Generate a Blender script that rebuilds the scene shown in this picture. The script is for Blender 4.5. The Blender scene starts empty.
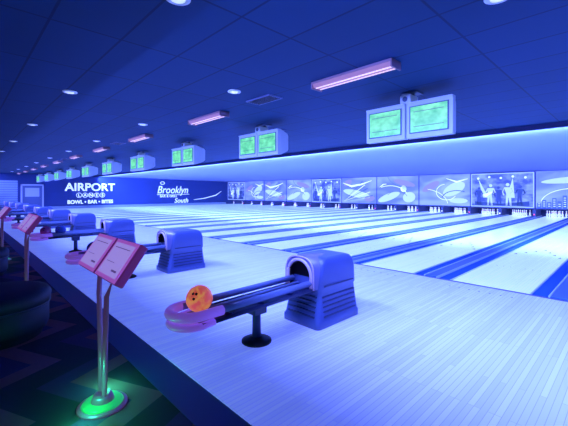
import bpy, bmesh, math, random
from mathutils import Matrix, Vector
random.seed(7)
S=bpy.context.scene
try:
    S.view_settings.view_transform='Standard'; S.view_settings.look='None'
except Exception: pass
COL=S.collection
# ---------------------------------------------------------------- constants
P=3.55; X0=-2.55; FOUL=6.0; EDGE=1.37; XL=X0-9.5*P; XR=X0+2*P; YB=-4.0; HC=3.05; YM=25.0; YE=26.6; NP=10
# ---------------------------------------------------------------- materials
M={}
def mat(name,col,rough=.5,emit=None,es=0,metal=0,spec=.5,alpha=None,coat=0):
    m=bpy.data.materials.new(name); m.use_nodes=True
    b=m.node_tree.nodes['Principled BSDF']
    b.inputs['Base Color'].default_value=(*col,1); b.inputs['Roughness'].default_value=rough
    b.inputs['Metallic'].default_value=metal; b.inputs['Specular IOR Level'].default_value=spec
    b.inputs['Coat Weight'].default_value=coat
    if emit: b.inputs['Emission Color'].default_value=(*emit,1); b.inputs['Emission Strength'].default_value=es
    M[name]=m; return m
def nt(m): return m.node_tree.nodes,m.node_tree.links,m.node_tree.nodes['Principled BSDF']
def coords(m,scale=(1,1,1),rot=(0,0,0),loc=(0,0,0),obj=False):
    n,l,b=nt(m); mp=n.new('ShaderNodeMapping')
    mp.inputs['Scale'].default_value=scale; mp.inputs['Rotation'].default_value=rot; mp.inputs['Location'].default_value=loc
    if obj: t=n.new('ShaderNodeTexCoord'); l.new(t.outputs['Object'],mp.inputs['Vector'])
    else: g=n.new('ShaderNodeNewGeometry'); l.new(g.outputs['Position'],mp.inputs['Vector'])
    return mp
def boards(name,c1,c2,cm,rough,glow=0,glow_tint=(.12,.2,1)):
    # fl: emission that brightens the boards, painted in for blacklight on them
    m=mat(name,c1,rough); n,l,b=nt(m)
    mp=coords(m,rot=(0,0,math.radians(90)))
    br=n.new('ShaderNodeTexBrick'); br.inputs['Scale'].default_value=1; br.inputs['Brick Width'].default_value=1.3
    br.inputs['Row Height'].default_value=.042; br.inputs['Mortar Size'].default_value=.0016
    br.inputs['Color1'].default_value=(*c1,1); br.inputs['Color2'].default_value=(*c2,1); br.inputs['Mortar'].default_value=(*cm,1)
    br.offset=.37; br.offset_frequency=3
    l.new(mp.outputs[0],br.inputs['Vector'])
    nz=n.new('ShaderNodeTexNoise'); nz.inputs['Scale'].default_value=1.6
    mp2=coords(m,scale=(1,.25,1)); l.new(mp2.outputs[0],nz.inputs['Vector'])
    mx=n.new('ShaderNodeMix'); mx.data_type='RGBA'; mx.blend_type='MULTIPLY'; mx.inputs[0].default_value=.2
    l.new(br.outputs['Color'],mx.inputs[6]); l.new(nz.outputs['Fac'],mx.inputs[7]); l.new(mx.outputs[2],b.inputs['Base Color'])
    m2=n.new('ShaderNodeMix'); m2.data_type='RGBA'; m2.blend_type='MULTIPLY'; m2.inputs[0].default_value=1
    l.new(mx.outputs[2],m2.inputs[6]); m2.inputs[7].default_value=(*glow_tint,1)
    l.new(m2.outputs[2],b.inputs['Emission Color']); b.inputs['Emission Strength'].default_value=glow
    return m
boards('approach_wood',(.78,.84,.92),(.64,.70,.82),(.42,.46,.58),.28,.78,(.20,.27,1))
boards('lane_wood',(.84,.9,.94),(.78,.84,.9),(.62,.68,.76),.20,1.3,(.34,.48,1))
mat('gutter_plastic',(.04,.14,.50),.25)
mat('divider_cap',(.05,.15,.52),.35)
mat('gutter_edge',(.5,.62,.8),.4,(.2,.4,1),.25)
mat('mark_dark',(.05,.05,.12),.5)
mat('trim_blue',(.03,.06,.26),.45)
mat('subfloor',(.02,.02,.04),.9)
mat('housing_blue',(.08,.12,.36),.30)
mat('housing_dark',(.025,.04,.15),.4)
mat('hood_shell',(.17,.17,.40),.30)
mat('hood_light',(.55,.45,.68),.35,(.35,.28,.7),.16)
mat('black',(.006,.006,.012),.5)
mat('rail_blue',(.24,.32,.64),.22)
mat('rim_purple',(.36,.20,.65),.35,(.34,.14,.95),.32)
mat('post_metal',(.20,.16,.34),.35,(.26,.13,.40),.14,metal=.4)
mat('monitor_case',(.40,.48,.66),.45,(.18,.30,.55),.18)  # faint emission makes the case look brighter lit
mat('monitor_case_dark',(.04,.08,.18),.5)
mat('kiosk_case',(.10,.03,.16),.4,(.45,.07,.60),.14)  # kiosk case, bezel and post emit to stand in for light on them
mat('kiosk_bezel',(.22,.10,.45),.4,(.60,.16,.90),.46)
mat('kiosk_grey',(.14,.12,.38),.4,(.44,.33,1),.68)
mat('kiosk_line',(.1,.06,.25),.5,(.22,.12,.55),.4)
mat('upholstery',(.02,.018,.05),.6)
mat('upholstery_trim',(.04,.03,.09),.5)
mat('green_glow',(.02,.3,.1),.3,(.03,1,.3),.36)
mat('ball_blue',(.05,.12,.6),.15,coat=.6)
mat('ball_pink',(.8,.1,.4),.15,coat=.6)
mat('pin_white',(.9,.9,.95),.3,(.6,.7,1),.3)
mat('pin_red',(.8,.03,.08),.4,(1,.05,.1),.3)
mat('sign_white',(.8,.85,1),.5,(.60,.78,1),1.0)
mat('sign_soft',(.6,.7,1),.5,(.52,.68,1),.9)
mat('door_blue',(.10,.14,.3),.5)
mat('door_frame',(.5,.55,.7),.5)
mat('chrome',(.5,.5,.6),.25,metal=1)
mat('lens_pink',(.16,.10,.12),.5,(.40,.20,.40),.62)
mat('tube_violet',(.5,.4,.4),.5,(.85,.62,.90),.95)
mat('fixture_metal',(.25,.15,.2),.5)
mat('can_trim',(.6,.65,.8),.4,(.3,.45,.9),.2)
mat('can_lamp',(.8,.8,.9),.4,(.6,.75,1),.9)
mat('vent',(.12,.15,.3),.5)
mat('vent_dark',(.01,.01,.03),.6)
mat('bulkhead_dark',(.005,.015,.10),.6)
mat('lane_ceiling',(.22,.28,.60),.6)
mat('wall_blue',(.02,.05,.22),.6)
mat('wall_dark',(.03,.05,.16),.7)
mat('siding',(.30,.4,.6),.5)
mat('mask_frame',(.04,.06,.2),.5)
mat('figure_dark',(.01,.02,.1),.6,(.03,.08,.5),.6)
mat('figure_light',(.2,.3,.6),.6,(.42,.58,1),1.0)
mat('mural_white',(.4,.5,.9),.5,(.62,.76,1.2),1.1)
mat('mural_dark',(.02,.05,.3),.5,(.05,.11,.9),.9)
mat('screen_border',(.1,.2,.6),.5,(.35,.48,1.2),.95)
mat('mural_pale',(.2,.3,.7),.5,(.36,.50,1.2),1.15); mat('mural_violet',(.1,.08,.4),.5,(.20,.20,1.2),1.0)
mat('led_red',(.6,.02,.05),.5,(1,.1,.15),1.2)
mat('led_white',(.8,.8,.9),.5,(.8,.85,1),1.2)
# ceiling tiles
m=mat('ceiling_tile',(.02,.10,.42),.75,spec=.3); n,l,b=nt(m)
mp=coords(m); br=n.new('ShaderNodeTexBrick'); br.offset=0; br.inputs['Scale'].default_value=1
br.inputs['Brick Width'].default_value=1.22; br.inputs['Row Height'].default_value=.61; br.inputs['Mortar Size'].default_value=.012
br.inputs['Color1'].default_value=(.002,.042,.135,1); br.inputs['Color2'].default_value=(.0015,.036,.115,1); br.inputs['Mortar'].default_value=(.001,.018,.065,1)
l.new(mp.outputs[0],br.inputs['Vector']); l.new(br.outputs['Color'],b.inputs['Base Color'])
# patterned carpet
m=mat('carpet',(.03,.02,.05),.8); n,l,b=nt(m)
mp=coords(m,rot=(0,0,math.radians(20)))
sx=n.new('ShaderNodeSeparateXYZ'); l.new(mp.outputs[0],sx.inputs[0])
def mth(op,a,bv=None,c=None):
    q=n.new('ShaderNodeMath'); q.operation=op
    for i,v in enumerate((a,bv,c)):
        if v is None: continue
        if isinstance(v,(int,float)): q.inputs[i].default_value=v
        else: l.new(v,q.inputs[i])
    return q.outputs[0]
tri=mth('PINGPONG',sx.outputs[0],.45)
s=mth('ADD',sx.outputs[1],tri); fr=mth('FRACT',mth('MULTIPLY',s,1.25))
k1=mth('LESS_THAN',fr,.28); k2=mth('GREATER_THAN',fr,.72)
mx=n.new('ShaderNodeMix'); mx.data_type='RGBA'; mx.inputs[6].default_value=(.03,.022,.05,1); mx.inputs[7].default_value=(.30,.08,.14,1); l.new(k1,mx.inputs[0])
mx2=n.new('ShaderNodeMix'); mx2.data_type='RGBA'; mx2.inputs[7].default_value=(.08,.03,.14,1); l.new(k2,mx2.inputs[0]); l.new(mx.outputs[2],mx2.inputs[6])
l.new(mx2.outputs[2],b.inputs['Base Color'])
def noisy_emit(name,base,scale,ns,p0,c0,p1,c1,strength,obj=False,det=2,basecol=False,dist=0):
    m=mat(name,base,.4,(1,1,1),strength); n,l,b=nt(m)
    mp=coords(m,scale=scale,obj=obj); w=n.new('ShaderNodeTexNoise'); w.inputs['Scale'].default_value=ns; w.inputs['Detail'].default_value=det; w.inputs['Distortion'].default_value=dist
    l.new(mp.outputs[0],w.inputs['Vector'])
    rp=n.new('ShaderNodeValToRGB'); e=rp.color_ramp.elements
    e[0].position=p0; e[0].color=(*c0,1); e[1].position=p1; e[1].color=(*c1,1)
    l.new(w.outputs['Fac'],rp.inputs[0]); l.new(rp.outputs[0],b.inputs['Emission Color'])
    if basecol: l.new(rp.outputs[0],b.inputs['Base Color'])
    return m
noisy_emit('score_green',(.03,.2,.06),(7,7,9),1,.30,(.08,.55,.16),.7,(.28,.92,.38),.9)
noisy_emit('ball_orange',(.9,.3,.05),(1,1,1),9,.42,(.85,.12,.10),.62,(1,.40,.10),.5,obj=True,basecol=True,dist=1.5)
noisy_emit('mask_mural',(.03,.05,.35),(.5,1,1),.9,.38,(.08,.13,1),.66,(.22,.34,1),1.25,det=1,dist=1)
noisy_emit('video_screen',(.02,.03,.12),(1.3,1,1.8),1.5,.38,(.01,.03,.35),.75,(.25,.40,1),1.1,det=3)
# ---------------------------------------------------------------- mesh builder
class MB:
    def __init__(s): s.bm=bmesh.new(); s.ms=[]
    def mi(s,name):
        if name not in s.ms: s.ms.append(name)
        return s.ms.index(name)
    def _tag(s,vs,m,smooth=False):
        i=s.mi(m); fs=set(f for v in vs for f in v.link_faces)
        for f in fs: f.material_index=i; f.smooth=smooth
    def box(s,a,b,m,rot=None,bev=0):
        c=[(a[i]+b[i])/2 for i in range(3)]; d=[abs(b[i]-a[i]) for i in range(3)]
        mt=Matrix.Translation(c)
        if rot is not None: mt=mt@rot
        r=bmesh.ops.create_cube(s.bm,size=1,matrix=mt@Matrix.Diagonal((*d,1)))
        vs=r['verts']
        if bev:
            es=list(set(e for v in vs for e in v.link_edges))
            fs=list(set(f for v in vs for f in v.link_faces))
            i=s.mi(m)
            for f in fs: f.material_index=i
            q=bmesh.ops.bevel(s.bm,geom=es,offset=bev,segments=2,affect='EDGES',profile=.5)
            for f in q['faces']: f.material_index=i
        else: s._tag(vs,m)
    def cone(s,p,q,r1,r2,m,seg=20,caps=True,smooth=True):
        p=Vector(p);q=Vector(q);d=q-p
        mt=Matrix.Translation((p+q)/2)@d.to_track_quat('Z','Y').to_matrix().to_4x4()
        r=bmesh.ops.create_cone(s.bm,cap_ends=caps,segments=seg,radius1=r1,radius2=r2,depth=d.length,matrix=mt)
        i=s.mi(m)
        for f in set(f for v in r['verts'] for f in v.link_faces):
            f.material_index=i; f.smooth=smooth and len(f.verts)==4
    def sph(s,c,r,m,sc=(1,1,1),seg=24,mat4=None):
        mt=Matrix.Translation(c)@(mat4 or Matrix())@Matrix.Diagonal((*sc,1))
        q=bmesh.ops.create_uvsphere(s.bm,u_segments=seg,v_segments=seg//2,radius=r,matrix=mt); s._tag(q['verts'],m,True)
    def sweep(s,path,rad,m,seg=10,closed=False):
        pts=[Vector(p) for p in path]; rings=[]; i=s.mi(m); N=len(pts)
        for k,p in enumerate(pts):
            if closed: t=pts[(k+1)%N]-pts[k-1]
            else: t=pts[min(k+1,N-1)]-pts[max(k-1,0)]
            t.normalize(); up=Vector((0,0,1)) if abs(t.z)<.95 else Vector((1,0,0))
            a=t.cross(up).normalized(); bb=a.cross(t)
            rr=rad[k] if isinstance(rad,(list,tuple)) else rad
            rings.append([s.bm.verts.new(p+a*rr*math.cos(2*math.pi*j/seg)+bb*rr*math.sin(2*math.pi*j/seg)) for j in range(seg)])
        for k in range(N if closed else N-1):
            A=rings[k];B=rings[(k+1)%N]
            for j in range(seg):
                f=s.bm.faces.new((A[j],A[(j+1)%seg],B[(j+1)%seg],B[j])); f.material_index=i; f.smooth=True
        if not closed:
            for R in (rings[0],rings[-1]):
                f=s.bm.faces.new(R); f.material_index=i
    def loft(s,secs,m,smooth=True,cap=True):
        i=s.mi(m); R=[[s.bm.verts.new(p) for p in sec] for sec in secs]; n=len(R[0])
        for a,b in zip(R,R[1:]):
            for j in range(n):
                f=s.bm.faces.new((a[j],a[(j+1)%n],b[(j+1)%n],b[j])); f.material_index=i; f.smooth=smooth
        if cap:
            f=s.bm.faces.new(R[0]); f.material_index=i
            f=s.bm.faces.new(R[-1]); f.material_index=i
    def revolve(s,prof,c,m,seg=24):
        secs=[[(c[0]+r*math.cos(2*math.pi*j/seg),c[1]+r*math.sin(2*math.pi*j/seg),c[2]+z) for j in range(seg)] for r,z in prof]
        s.loft(secs,m)
    def prism(s,pts,vec,m):
        v=Vector(vec); s.loft([[Vector(p) for p in pts],[Vector(p)+v for p in pts]],m,smooth=False)
    def mesh(s,name):
        bmesh.ops.recalc_face_normals(s.bm,faces=s.bm.faces)
        me=bpy.data.meshes.new(name); s.bm.to_mesh(me); s.bm.free()
        for k in s.ms: me.materials.append(M[k])
        return me
def place(me,name,loc=(0,0,0),rz=0,parent=None):
    o=bpy.data.objects.new(name,me); o.location=loc; o.rotation_euler=(0,0,rz); COL.objects.link(o)
    if parent: o.parent=parent
    return o
def simple_box(name,a,b,m):
    q=MB(); q.box(a,b,m); return place(q.mesh(name),name)
def rrect(cx,hw,y0,y1,r,z,seg=4):
    out=[]
    for (px,py,a0) in ((cx+hw-r,y1-r,0),(cx-hw+r,y1-r,90),(cx-hw+r,y0+r,180),(cx+hw-r,y0+r,270)):
        for k in range(seg+1):
            a=math.radians(a0+90*k/seg); out.append((px+r*math.cos(a),py+r*math.sin(a),z))
    return out
# ---------------------------------------------------------------- room shell
simple_box('floor',(XL,YB,-.10),(XR,EDGE-.26,0),'carpet')
simple_box('floor_border',(XL,EDGE-.26,-.10),(XR,EDGE,.004),'trim_blue')
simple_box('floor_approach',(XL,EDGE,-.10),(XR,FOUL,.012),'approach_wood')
simple_box('floor_slab',(XL,YB,-.30),(XR,YE,-.16),'subfloor')
simple_box('trim_1',(XL,FOUL-.03,.012),(XR,FOUL+.03,.0135),'mark_dark')
YC=9.6
simple_box('ceiling',(XL,YB,HC),(XR,YC,HC+.1),'ceiling_tile')
q=MB(); q.prism([(XL,YC+.12,3.0),(XL,YE,2.76),(XL,YE,2.86),(XL,YC+.12,3.10)],(XR-XL,0,0),'lane_ceiling'); place(q.mesh('lane_soffit'),'lane_soffit')
simple_box('trim_2',(XL,YC,2.93),(XR,YC+.1,HC+.1),'bulkhead_dark')
simple_box('wall_left',(XL-.15,YB,-.3),(XL,YE,3.2),'wall_blue')
simple_box('wall_right',(XR,YB,-.3),(XR+.15,YE,3.2),'wall_dark')
simple_box('wall_back',(XL-.15,YB-.15,-.3),(XR+.15,YB,3.2),'wall_dark')
simple_box('wall_far',(XL-.15,YE,-.3),(XR+.15,YE+.15,3.2),'bulkhead_dark')
simple_box('baseboard_left',(XL,YB,0),(XL+.03,EDGE-.3,.12),'mark_dark')
q=MB()
for k in range(-1,2*NP-1):
    cx=X0-P/4-k*P/2 
    for yy in (FOUL-.35,):
        for j in range(-3,4):
            q.cone((cx+j*.14,yy,.0125),(cx+j*.14,yy,.0135),.012,.012,'mark_dark',10)
place(q.mesh('approach_marker_dots'),'approach_marker_dots')
# ---------------------------------------------------------------- lanes and gutters
LEN=YE-.2
q=MB(); LW=.545
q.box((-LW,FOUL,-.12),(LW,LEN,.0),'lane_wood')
for j in range(-3,4):
    y=FOUL+3.8+ (3-abs(j))*.35; x=j*.14
    q.prism([(x-.03,y,.0005),(x+.03,y,.0005),(x,y+.15,.0005)],(0,0,.0015),'mark_dark')
for j in (-3,-2,-1,1,2,3):
    q.cone((j*.12,FOUL+2,.0005),(j*.12,FOUL+2,.002),.01,.01,'mark_dark',8)
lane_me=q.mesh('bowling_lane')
q=MB(); G=P/2-2*LW; gw=.235; cap=G-2*gw; hw=G/2-.001
def gut(x0):
    r=gw/2; return [(x0+r-r*math.cos(math.pi*k/10), -.09*math.sin(math.pi*k/10)-.004) for k in range(11)]
top=[(-hw,-.12)]+gut(-hw)+[(-cap/2+.002,.008),(-cap/2+.02,.03),(cap/2-.02,.03),(cap/2-.002,.008)]+gut(hw-gw)+[(hw,-.12)]
mi=q.mi('gutter_plastic'); mc=q.mi('divider_cap')
A=[q.bm.verts.new((x,FOUL+.03,z)) for x,z in top]; B=[q.bm.verts.new((x,LEN,z)) for x,z in top]
for k in range(len(top)-1):
    f=q.bm.faces.new((A[k],B[k],B[k+1],A[k+1]))
    x=(top[k][0]+top[k+1][0])/2
    f.material_index= mc if abs(x)<cap/2 else mi
    f.smooth=abs(x)>cap/2
q.bm.faces.new(A).material_index=mi
for x in (-hw+.012,hw-.012,-cap/2,cap/2):
    q.box((x-.009,FOUL+.03,-.006),(x+.009,LEN,.012 if abs(x)>cap/2+.01 else .034),'gutter_edge')
gut_me=q.mesh('lane_gutter')
q=MB()
pp=[(.020,0),(.028,.005),(.045,.06),(.059,.115),(.052,.17),(.032,.22),(.023,.255),(.027,.30),(.032,.33),(.027,.36),(.012,.378),(.002,.381)]
for r in range(4):
    for k in range(r+1):
        x=(k-r/2)*.3048; y=YM+.28+r*.264*.9
        q.revolve(pp,(x,y,.0005),'pin_white',12)
        q.revolve([(.0245,.243),(.0245,.262)],(x,y,0),'pin_red',12)
        q.revolve([(.0265,.28),(.0265,.292)],(x,y,0),'pin_red',12)
pins_me=q.mesh('bowling_pin_rack')
for k in range(-4,2*NP-1):
    cx=X0-P/4-k*P/2
    if cx<XL+.5 or cx+LW>XR: continue
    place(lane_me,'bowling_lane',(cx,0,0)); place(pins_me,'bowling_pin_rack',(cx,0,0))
q=MB()
for k in range(-4,2*NP):
    cx=X0-k*P/2
    if cx-hw<XL-.01 or cx+hw>XR: continue
    place(gut_me,'lane_gutter',(cx,0,0))
    q.box((cx-.08,YM-.25,.035),(cx+.08,LEN,.46),'mask_frame')
    q.box((cx-.03,YM-.262,.12),(cx+.03,YM-.25,.2),'led_red' if k%2 else 'led_white')
place(q.mesh('pin_deck_dividers'),'pin_deck_dividers')
# mask units
MBOT=.52; MTOP=2.74
def mask_base():
    q=MB(); q.box((-P/2+.02,YM,MBOT),(P/2-.02,YM+.06,MTOP),'mask_mural')
    q.box((-P/2+.02,YM-.02,MBOT-.04),(P/2-.02,YM+.08,MBOT+.03),'mask_frame')
    for x in (-P/2+.02,P/2-.04): q.box((x,YM-.02,MBOT),(x+.02,YM,MTOP),'mask_frame')
    return q
def arc(q,cx,cz,r,a0,a1,m,t=.02,n=18,fz=.6):
    q.sweep([(cx+r*math.cos(math.radians(a0+(a1-a0)*i/n)),YM-.004,cz+fz*r*math.sin(math.radians(a0+(a1-a0)*i/n))) for i in range(n+1)],t,m,6)
def blob(q,cx,cz,rx,rz,m,tilt=0,y=.006,n=20):
    c,s_=math.cos(tilt),math.sin(tilt)
    q.prism([(cx+rx*math.cos(2*math.pi*i/n)*c-rz*math.sin(2*math.pi*i/n)*s_,YM-y,cz+rx*math.cos(2*math.pi*i/n)*s_+rz*math.sin(2*math.pi*i/n)*c) for i in range(n)],(0,.004,0),m)
masks=[]
q=mask_base()
blob(q,-.7,1.1,1.0,.28,'mural_pale',.35); blob(q,.6,2.2,.9,.22,'mural_violet',-.25); blob(q,1.0,1.1,.5,.4,'mural_pale',.2)
arc(q,-.6,1.1,1.5,20,120,'mural_white',.028); arc(q,.9,2.9,1.7,190,280,'mural_dark',.02); arc(q,0,1.0,.9,20,150,'mural_dark',.018)
blob(q,.55,1.75,.24,.24,'mural_white',0,.010); blob(q,.60,1.78,.19,.19,'mural_pale',0,.014)
q.sweep([(-1.5,YM-.004,1.9),(-1.2,YM-.004,2.1),(-.9,YM-.004,2.15)],[.02,.05,.02],'mural_white',8)
masks.append(q.mesh('lane_mask_panel'))
q=mask_base()
blob(q,-.2,1.35,1.4,.3,'mural_pale',-.2); blob(q,-1.1,2.3,.45,.25,'mural_violet',.4); blob(q,1.1,.95,.5,.25,'mural_violet',.1)
for a in range(5): q.sweep([(-1.5,YM-.004,.7),(1.4-.25*a,YM-.004,1.2+.3*a)],[.008,.03],'mural_white' if a%2 else 'mural_dark',6)
q.sweep([(-1.6,YM-.004,2.3),(-.7,YM-.004,2.0),(.3,YM-.004,2.15),(1.3,YM-.004,2.45)],[.02,.09,.07,.02],'mural_white',8)
masks.append(q.mesh('lane_mask_panel'))
q=mask_base()
blob(q,-.9,1.9,.7,.25,'mural_violet',.5); blob(q,.7,1.7,.8,.4,'mural_pale',.5); blob(q,1.0,.9,.6,.18,'mural_pale')
arc(q,-1.6,.6,1.9,5,75,'mural_white',.02); arc(q,.2,1.5,.7,100,330,'mural_white',.022,24,.8); arc(q,.9,1.0,1.0,60,170,'mural_dark',.03)
q.sweep([(.2,YM-.004,2.45),(.9,YM-.004,2.2),(1.6,YM-.004,2.4)],[.015,.06,.02],'mural_white',8)
masks.append(q.mesh('lane_mask_panel'))
q=mask_base()     # city skyline at dusk
blob(q,0,2.2,1.5,.18,'mural_pale',.08)
x=-P/2+.1; hs=[.5,.8,.6,1.0,.7,1.25,.85,.55,.95,.65,1.1,.5,.75,.6]
for i,h in enumerate(hs):
    q.box((x,YM-.012,MBOT+.03),(x+.2,YM-.002,MBOT+.03+h*.6),'mural_dark')
    for j in range(int(h*4)): q.box((x+.05,YM-.016,MBOT+.14+j*.12),(x+.15,YM-.011,MBOT+.17+j*.12),'mural_white')
    x+=.238
arc(q,0,.8,1.5,10,170,'mural_white',.02)
sky=q.mesh('lane_mask_panel')
q=MB(); q.box((-P/2+.02,YM,MBOT-.04),(P/2-.02,YM+.06,MTOP),'mask_frame')
q.box((-P/2+.04,YM-.02,MBOT+.02),(P/2-.04,YM,MTOP-.04),'screen_border')
q.box((-P/2+.10,YM-.03,MBOT+.08),(P/2-.10,YM-.02,MTOP-.10),'video_screen')
yb=YM-.042; z0=MBOT+.12
def person(fx,h,m,lean=0,arm=0):
    W_=h*.10
    q.prism([(fx-W_*1.1,yb,z0),(fx-W_*.4,yb,z0),(fx,yb,z0+h*.42),(fx+W_*.5,yb,z0),(fx+W_*1.2,yb,z0),(fx+W_*.8,yb,z0+h*.5),(fx+W_*1.3+lean,yb,z0+h*.80),(fx-W_*1.3+lean,yb,z0+h*.80),(fx-W_*.8,yb,z0+h*.5)],(0,.01,0),m)
    q.cone((fx+lean,yb,z0+h*.91),(fx+lean,yb+.01,z0+h*.91),h*.07,h*.065,m,14)
    q.sweep([(fx+W_*1.2+lean,yb,z0+h*.77),(fx+W_*1.9+lean,yb,z0+h*.60),(fx+W_*1.0+lean,yb,z0+h*.54)],h*.028,m,6)
    q.sweep([(fx-W_*1.2+lean,yb,z0+h*.77),(fx-W_*1.9+lean,yb,z0+h*.60),(fx-W_*(1.4+arm)+lean,yb,z0+h*(.45+.2*arm))],h*.028,m,6)
person(-1.25,1.2,'figure_dark'); person(-.62,1.4,'figure_light',.05,1); person(-.1,1.25,'figure_dark',-.04); person(.42,1.45,'figure_light',-.05); person(1.0,1.3,'figure_dark',.04,1)
q.prism([(-1.0,yb-.012,z0+.70),(-.45,yb-.012,z0+.9),(-.45,yb-.012,z0+.84),(-.85,yb-.012,z0+.52)],(0,.006,0),'mural_white')
q.prism([(-1.5,yb,z0),(-1.5,yb,z0+.25),(.0,yb-.0,z0+.12),(1.5,yb,z0+.3),(1.5,yb,z0)],(0,.006,0),'figure_dark')
for i in range(5):
    q.cone((-1.3+i*.65,yb,z0+1.75+.08*(i%2)),(-1.3+i*.65,yb+.01,z0+1.75+.08*(i%2)),.07,.07,'mural_white',12)
q.prism([(-1.3,yb+.006,z0+1.75),(-1.0,yb+.006,z0+.5),(-.7,yb+.006,z0+.5)],(0,.004,0),'mural_pale'); q.prism([(.65,yb+.006,z0+1.75),(.3,yb+.006,z0+.5),(.75,yb+.006,z0+.5)],(0,.004,0),'mural_pale')
scr_me=q.mesh('projection_screen')
for k in range(-2,NP):
    cx=X0-k*P
    if cx+P/2>XR+.01 or cx-P/2<XL-.01: continue
    if k in (1,5,9): place(scr_me,'projection_screen',(cx,0,0))
    elif k==0: place(sky,'lane_mask_panel',(cx,0,0))
    else: place(masks[k%3],'lane_mask_panel',(cx,0,0))
# ---------------------------------------------------------------- ball return
q=MB()
def rr(hw_,y0,y1,r,z): return rrect(0,hw_,y0,y1,r,z)
secs=[rr(.275,-.36,.42,.05,0),rr(.275,-.36,.42,.05,.07),rr(.265,-.34,.41,.05,.09),rr(.245,-.30,.39,.05,.28),rr(.235,-.28,.38,.05,.39),rr(.245,-.30,.39,.05,.41),rr(.24,-.26,.385,.05,.60),rr(.235,-.24,.36,.05,.685),rr(.22,-.20,.31,.05,.735),rr(.19,-.17,.26,.05,.75)]
q.loft(secs,'housing_blue')
for i in range(5):
    z=.11+i*.052; e=.265-.02*(z-.09)/.2
    q.box((-e-.010,-.25,z),(e+.010,.34,z+.018),'housing_dark',bev=.004)
    q.box((-.20,-.35+.04*(z-.09)/.2,z),(.20,-.25,z+.018),'housing_dark',bev=.004)
q.box((-.252,-.22,.435),(.252,.32,.45),'housing_dark')
ZA=.555
def arch(r,y,n=20,e=1.0):
    out=[]
    for i in range(n+1):
        c,s_=math.cos(math.pi*i/n),math.sin(math.pi*i/n)
        out.append((r*math.copysign(abs(c)**e,c),y,ZA+r*abs(s_)**e))
    return out
o=[(.215,-.36,.42)]+arch(.215,-.36,e=.72)+[(-.215,-.36,.42)]; inn=[(.165,-.36,.42)]+arch(.165,-.36)+[(-.165,-.36,.42)]
ob=[(x*.97,.10,z if z<.5 else ZA+(z-ZA)*.90) for x,y,z in o]; ib=[(x,-.275,z) for x,y,z in inn]
mk=q.mi('black'); mp_=q.mi('hood_shell'); ml=q.mi('hood_light')
V=lambda L:[q.bm.verts.new(p) for p in L]
vo,vi,vob,vib=V(o),V(inn),V(ob),V(ib)
for k in range(len(o)-1):
    f=q.bm.faces.new((vo[k],vo[k+1],vi[k+1],vi[k])); f.material_index=mp_
    f=q.bm.faces.new((vo[k],vo[k+1],vob[k+1],vob[k])); f.material_index=mp_; f.smooth=True
    f=q.bm.faces.new((vi[k],vi[k+1],vib[k+1],vib[k])); f.material_index=mk
q.bm.faces.new(vib).material_index=mk
q.sweep([(x*1.06,-.362,ZA+(z-ZA)*1.06) for x,y,z in inn],.018,'hood_light',8)
q.sweep([(x*.985,-.362,ZA+(z-ZA)*.985) for x,y,z in o],.009,'hood_light',8)
yE=-1.70
for sx_ in (-1,1):
    q.sweep([(sx_*.16,-.30,.49),(sx_*.16,yE,.475)],.032,'rail_blue',12)
    q.sweep([(sx_*.06,-.32,.455),(sx_*.06,yE,.43)],.018,'rail_blue',8)
    q.sweep([(sx_*.18,-.30,.42),(sx_*.18,yE,.40)],.02,'housing_dark',8)
q.box((-.16,yE,.385),(.16,-.28,.40),'housing_dark')
for y in (-.6,-1.0,-1.4): q.box((-.17,y-.02,.39),(.17,y+.02,.43),'housing_dark')
n_=20
def half(r,z,y=yE): return [(r*math.cos(math.pi+math.pi*i/n_),y+r*math.sin(math.pi+math.pi*i/n_),z) for i in range(n_+1)]
q.sweep([(-.175,yE+.20,.478)]+half(.175,.475)+[(.175,yE+.20,.478)],.042,'rim_purple',12)
q.sweep([(-.175,yE+.12,.40)]+half(.175,.39)+[(.175,yE+.12,.40)],.03,'rim_purple',10)
q.loft([half(.175,.375),half(.175,.405)],'rim_purple',smooth=False)
q.cone((0,-.98,.03),(0,-.98,.39),.045,.04,'housing_dark',16)
q.box((-.07,-1.06,.28),(.07,-.90,.39),'housing_dark',bev=.01)
q.revolve([(.15,0),(.15,.015),(.12,.03),(.05,.05)],(0,-.98,0),'black',24)
br_me=q.mesh('ball_return')
YR=3.15; RX=X0-.10
for k in range(-1,NP): place(br_me,'ball_return',(RX-k*P,YR,.0125))
R=.114
def ball(c,x,y,az):
    q=MB(); q.sph((0,0,0),R,c,seg=32)
    for a,e_ in ((az-.16,.62),(az+.16,.62),(az,.25)):
        d=Vector((math.cos(e_)*math.cos(a),math.cos(e_)*math.sin(a),math.sin(e_)))
        q.cone(d*(R-.003),d*(R+.001),.013,.012,'black',12)
    place(q.mesh('bowling_ball'),'bowling_ball',(x,y,.0125+.563))
ball('ball_orange',RX,YR-1.62,math.radians(-55))
for (k,c,dy) in ((1,'ball_blue',-1.5),(2,'ball_pink',-1.6),(2,'ball_blue',-1.3),(3,'ball_orange',-1.4)):
    ball(c,RX-k*P,YR+dy,math.radians(-30))
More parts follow.
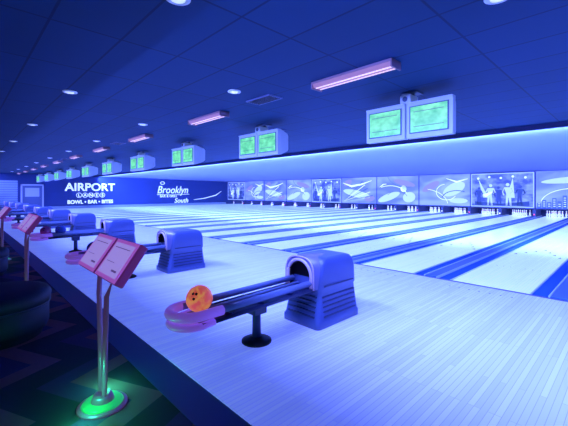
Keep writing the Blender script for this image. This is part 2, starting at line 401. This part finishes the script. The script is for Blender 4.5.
# ---------------------------------------------------------------- scoring monitors
q=MB()
for sx_ in (-1,1):
    cx=sx_*.35
    fr_=[(cx-.335,0,0),(cx+.335,0,0),(cx+.335,0,.54),(cx-.335,0,.54)]
    def rect(s_,y,dz=0): return [(cx+(x-cx)*s_,y,.27+dz+(z-.27)*s_) for x,_,z in fr_]
    q.loft([rect(1,0),rect(1,.10),rect(.97,.12),rect(.72,.38,.02),rect(.55,.46,.03)],'monitor_case',smooth=False)
    q.box((cx-.285,-.012,.065),(cx+.285,0,.475),'monitor_case_dark')
    q.box((cx-.268,-.016,.08),(cx+.268,-.010,.46),'score_green')
    q.box((cx-.22,-.018,.38),(cx+.22,-.015,.386),'monitor_case_dark'); q.box((cx-.22,-.018,.16),(cx+.22,-.015,.166),'monitor_case_dark')
    q.box((cx-.33,-.02,.515),(cx+.33,.0,.54),'monitor_case')
q.box((-.6,.12,.545),(.6,.34,.565),'monitor_case_dark')
q.box((-.11,.02,.545),(.07,.28,.68),'monitor_case',bev=.02)
q.cone((-.02,.01,.61),(-.02,.03,.61),.04,.04,'monitor_case_dark',14)
ZM=2.31
q.cone((0,.22,.56),(0,.22,HC-ZM),.035,.035,'monitor_case_dark',14)
q.box((-.12,.10,HC-ZM-.02),(.12,.34,HC-ZM),'monitor_case_dark')
mon_me=q.mesh('scoring_monitor')
for k in range(-1,NP): place(mon_me,'scoring_monitor',(X0+.08-k*P,4.95,ZM),0)
# ---------------------------------------------------------------- ceiling fixtures
q=MB()
q.box((-.62,-.11,-.03),(.62,.11,0),'fixture_metal')
q.prism([(-.6,-.10,-.03),(-.6,.10,-.03),(-.6,.075,-.075),(-.6,-.075,-.075)],(1.2,0,0),'lens_pink')
for y in (-.045,.045): q.cone((-.58,y,-.078),(.58,y,-.078),.010,.010,'tube_violet',10)
for x in (-.62,.60): q.box((x,-.11,-.095),(x+.02,.11,0),'fixture_metal')
fx_me=q.mesh('blacklight_fixture')
for k in range(-1,NP): place(fx_me,'blacklight_fixture',(X0-.05-k*P,3.74,HC),0)
q=MB(); q.revolve([(.10,0),(.10,-.012),(.075,-.018),(.07,-.006)],(0,0,0),'can_trim',24); q.revolve([(.06,-.004),(.055,-.02),(.02,-.026)],(0,0,0),'can_lamp',20)
can_me=q.mesh('recessed_downlight')
for k in range(-1,NP):
    place(can_me,'recessed_downlight',(X0-k*P,1.28,HC)); place(can_me,'recessed_downlight',(X0+P/2-k*P,3.1,HC))
q=MB(); q.box((-.3,-.15,-.02),(.3,.15,0),'vent')
for i in range(6): q.box((-.27,-.125+i*.044,-.026),(.27,-.105+i*.044,-.018),'vent_dark')
v_me=q.mesh('ceiling_vent')
for k in range(0,3): place(v_me,'ceiling_vent',(-4.35-k*2*P,3.72,HC))
# ---------------------------------------------------------------- touchscreen kiosk
q=MB()
q.revolve([(.16,0),(.16,.012),(.14,.02)],(0,0,0),'post_metal',28)
q.revolve([(.135,.02),(.12,.035),(.06,.042)],(0,0,0),'green_glow',28)
q.revolve([(.075,.04),(.06,.08),(.05,.09)],(0,0,0),'post_metal',20)
for s_ in (-1,1):
    q.sweep([(s_*.035,0,.05),(s_*.05,0,.40),(s_*.085,0,.78),(s_*.17+.05,.02,.98)],.018,'post_metal',10)
q.box((-.15,-.015,.93),(.25,.05,.97),'kiosk_case',bev=.01)
T=math.radians(55); sc=.86
for s_ in (-1,1):
    rot=Matrix.Rotation(T,4,'X')
    c=Vector((s_*.215+.08,-.0,1.065))
    def lb(a,b,m,bev=0):
        a=[v*sc for v in a]; b=[v*sc for v in b]
        mid=Vector([(a[i]+b[i])/2 for i in range(3)]); d=[abs(b[i]-a[i]) for i in range(3)]
        w=c+rot@mid
        q.box([w[i]-d[i]/2 for i in range(3)],[w[i]+d[i]/2 for i in range(3)],m,rot=rot,bev=bev)
    lb((-.225,-.16,-.07),(.225,.16,.0),'kiosk_case',.012)
    lb((-.218,-.153,.0),(.218,.153,.008),'kiosk_bezel')
    lb((-.19,-.125,.008),(.19,.125,.011),'kiosk_grey')
    lb((-.15,.085,.011),(.15,.091,.0125),'kiosk_line')
    lb((-.15,-.03,.011),(.02,-.026,.0125),'kiosk_line')
    lb((.05,-.09,.011),(.15,-.075,.0125),'kiosk_line')
ki_me=q.mesh('touchscreen_kiosk')
for k in range(0,NP):
    place(ki_me,'touchscreen_kiosk',(X0-.07-k*P,.75,0))
    if k<4:
        L=bpy.data.lights.new('green_lamp','POINT'); L.color=(.03,1,.3); L.energy=3.6 if k==0 else .3; L.shadow_soft_size=.02
        for dx,dy in ((.14,-.16),(-.20,.10)):
            o=bpy.data.objects.new('kiosk_base_lamp',L); o.location=(X0-.07-k*P+dx,.75+dy,.12); COL.objects.link(o)
# ---------------------------------------------------------------- round seating
q=MB()
q.revolve([(.40,0),(.40,.06),(.44,.07),(.46,.12),(.46,.30),(.44,.32),(.47,.34),(.48,.42),(.45,.47),(.38,.485),(.1,.48)],(0,0,0),'upholstery',40)
q.sweep([(.465*math.cos(a*math.pi/16),.465*math.sin(a*math.pi/16),.33) for a in range(32)],.012,'upholstery_trim',8,closed=True)
q.cone((0,0,.478),(0,0,.49),.03,.02,'upholstery_trim',16)
ot=q.mesh('round_ottoman')
for (x,y) in ((-4.6,.30),(-5.7,-.35),(-8.1,.25),(-11.6,.25),(-1.2,-2.2)): place(ot,'round_ottoman',(x,y,0))
q=MB()
q.revolve([(.26,0),(.26,.02),(.05,.05),(.035,.1),(.035,.7),(.1,.72)],(0,0,0),'black',28)
q.revolve([(.38,.72),(.40,.73),(.40,.755),(.38,.765),(.05,.765)],(0,0,0),'upholstery_trim',36)
tb=q.mesh('round_table')
for (x,y) in ((-6.9,-.25),(-10.4,-.1),(-14,-.1)): place(tb,'round_table',(x,y,0))
# ---------------------------------------------------------------- left wall: door, siding, signs
q=MB(); x=XL+.002
q.box((x,4.0,.0125),(x+.05,4.12,2.15),'door_frame'); q.box((x,5.5,.0125),(x+.05,5.62,2.15),'door_frame'); q.box((x,4.0,2.05),(x+.05,5.62,2.17),'door_frame')
q.box((x,4.12,.0125),(x+.03,5.5,2.05),'door_blue'); q.box((x+.03,4.3,1.1),(x+.035,5.3,1.85),'door_frame'); q.sph((x+.07,5.35,1.0),.04,'chrome',seg=12)
place(q.mesh('door_1'),'door_1')
q=MB()
for i in range(13): q.box((x,1.4,.013+i*.19),(x+.03+.01*(i%2),3.8,.013+i*.19+.165),'siding')
place(q.mesh('siding_panel'),'siding_panel')
simple_box('trim_3',(XL,6.0,.0),(XL+.04,YM-.3,.22),'siding')
def text(body,size,y,z,m,parent,sx=1,bold=.0,shear=0):
    cu=bpy.data.curves.new('t','FONT'); cu.body=body; cu.size=size; cu.align_x='CENTER'; cu.extrude=.012; cu.offset=bold; cu.shear=shear
    o=bpy.data.objects.new('t',cu); COL.objects.link(o); bpy.context.view_layer.update()
    me=bpy.data.meshes.new_from_object(o.evaluated_get(bpy.context.evaluated_depsgraph_get()))
    bpy.data.objects.remove(o); me.materials.clear(); me.materials.append(M[m])
    t=bpy.data.objects.new('lettering',me); COL.objects.link(t); t.parent=parent
    t.matrix_world=Matrix.Translation((XL+.05,y,z))@Matrix.Rotation(math.radians(90),4,'Z')@Matrix.Rotation(math.radians(90),4,'X')@Matrix.Diagonal((sx,1,1,1))
    return t
e=bpy.data.objects.new('lanes_wall_sign',None); COL.objects.link(e)
text('AIRPORT',1.02,9.35,1.62,'sign_white',e,sx=1.03,bold=.02)
text('BOWL • BAR • BITES',.46,9.35,.42,'sign_white',e,sx=.95,bold=.014)
for i,c in enumerate('LANES'):
    yy=8.35+i*.5; text(c,.38,yy,1.08,'sign_white',e,bold=.01)
    q=MB(); q.sweep([(XL+.03,yy+.22*math.cos(a*math.pi/10),1.2+.22*math.sin(a*math.pi/10)) for a in range(20)],.02,'sign_white',6,closed=True)
    place(q.mesh('letter_ring'),'letter_ring',parent=e)
e2=bpy.data.objects.new('neighborhood_wall_sign',None); COL.objects.link(e2)
text('Brooklyn',1.15,17.6,1.36,'sign_soft',e2,sx=.86,bold=.012,shear=.25)
text('BAR & GRILL',.36,17.1,.92,'sign_soft',e2,bold=.005)
text('South',.72,18.6,.30,'sign_soft',e2,shear=.25,bold=.012)
q=MB(); q.sweep([(XL+.03,15.8,1.22),(XL+.03,17.5,1.17),(XL+.03,19.6,1.25)],.03,'sign_soft',6)
q.sweep([(XL+.03,16.4+.22*math.cos(a*math.pi/10),2.48+.15*math.sin(a*math.pi/10)) for a in range(20)],.04,'sign_soft',6,closed=True)
q.sweep([(XL+.03,20.2,.6),(XL+.03,21.6,.75),(XL+.03,23.2,1.1),(XL+.03,24,1.6)],[.02,.05,.06,.02],'sign_soft',6)
place(q.mesh('flourish'),'flourish',parent=e2)
# ---------------------------------------------------------------- lighting
def area(name,loc,dirv,sx_,sy_,energy,col,spread=180):
    L=bpy.data.lights.new(name,'AREA'); L.shape='RECTANGLE'; L.size=sx_; L.size_y=sy_; L.energy=energy; L.color=col; L.spread=math.radians(spread)
    o=bpy.data.objects.new(name,L); o.location=loc
    z=-Vector(dirv).normalized(); xx=Vector((1,0,0)); yy=z.cross(xx).normalized()
    o.rotation_euler=Matrix((xx,yy,z)).transposed().to_euler(); COL.objects.link(o); return o
W=XR-XL-.4; XM=(XR+XL)/2
area('approach_fill_strip',(XM,1.5,3.02),(0,.80,-.60),W,.12,3300,(.17,.24,1),98)  # added fill light with no housing; the hall has no such fixture
area('lane_blacklight_strip',(XM,YC+.25,2.88),(0,1,-.45),W,.10,6200,(.18,.29,1),140)
area('pin_deck_strip',(XM,YM+.25,1.2),(0,.3,-1),W,.1,160,(.4,.5,1))
w=bpy.data.worlds.new('world'); S.world=w; w.use_nodes=True
w.node_tree.nodes['Background'].inputs[0].default_value=(.02,.03,.2,1); w.node_tree.nodes['Background'].inputs[1].default_value=.2
# ---------------------------------------------------------------- camera
cd=bpy.data.cameras.new('camera'); cd.sensor_width=36; cd.lens=36*342/568; cd.shift_y=-21/568; cd.clip_start=.05; cd.clip_end=200
cam=bpy.data.objects.new('camera',cd); cam.location=(0,0,1.5); cam.rotation_euler=(math.radians(90),0,math.radians(46.1)); COL.objects.link(cam); S.camera=cam
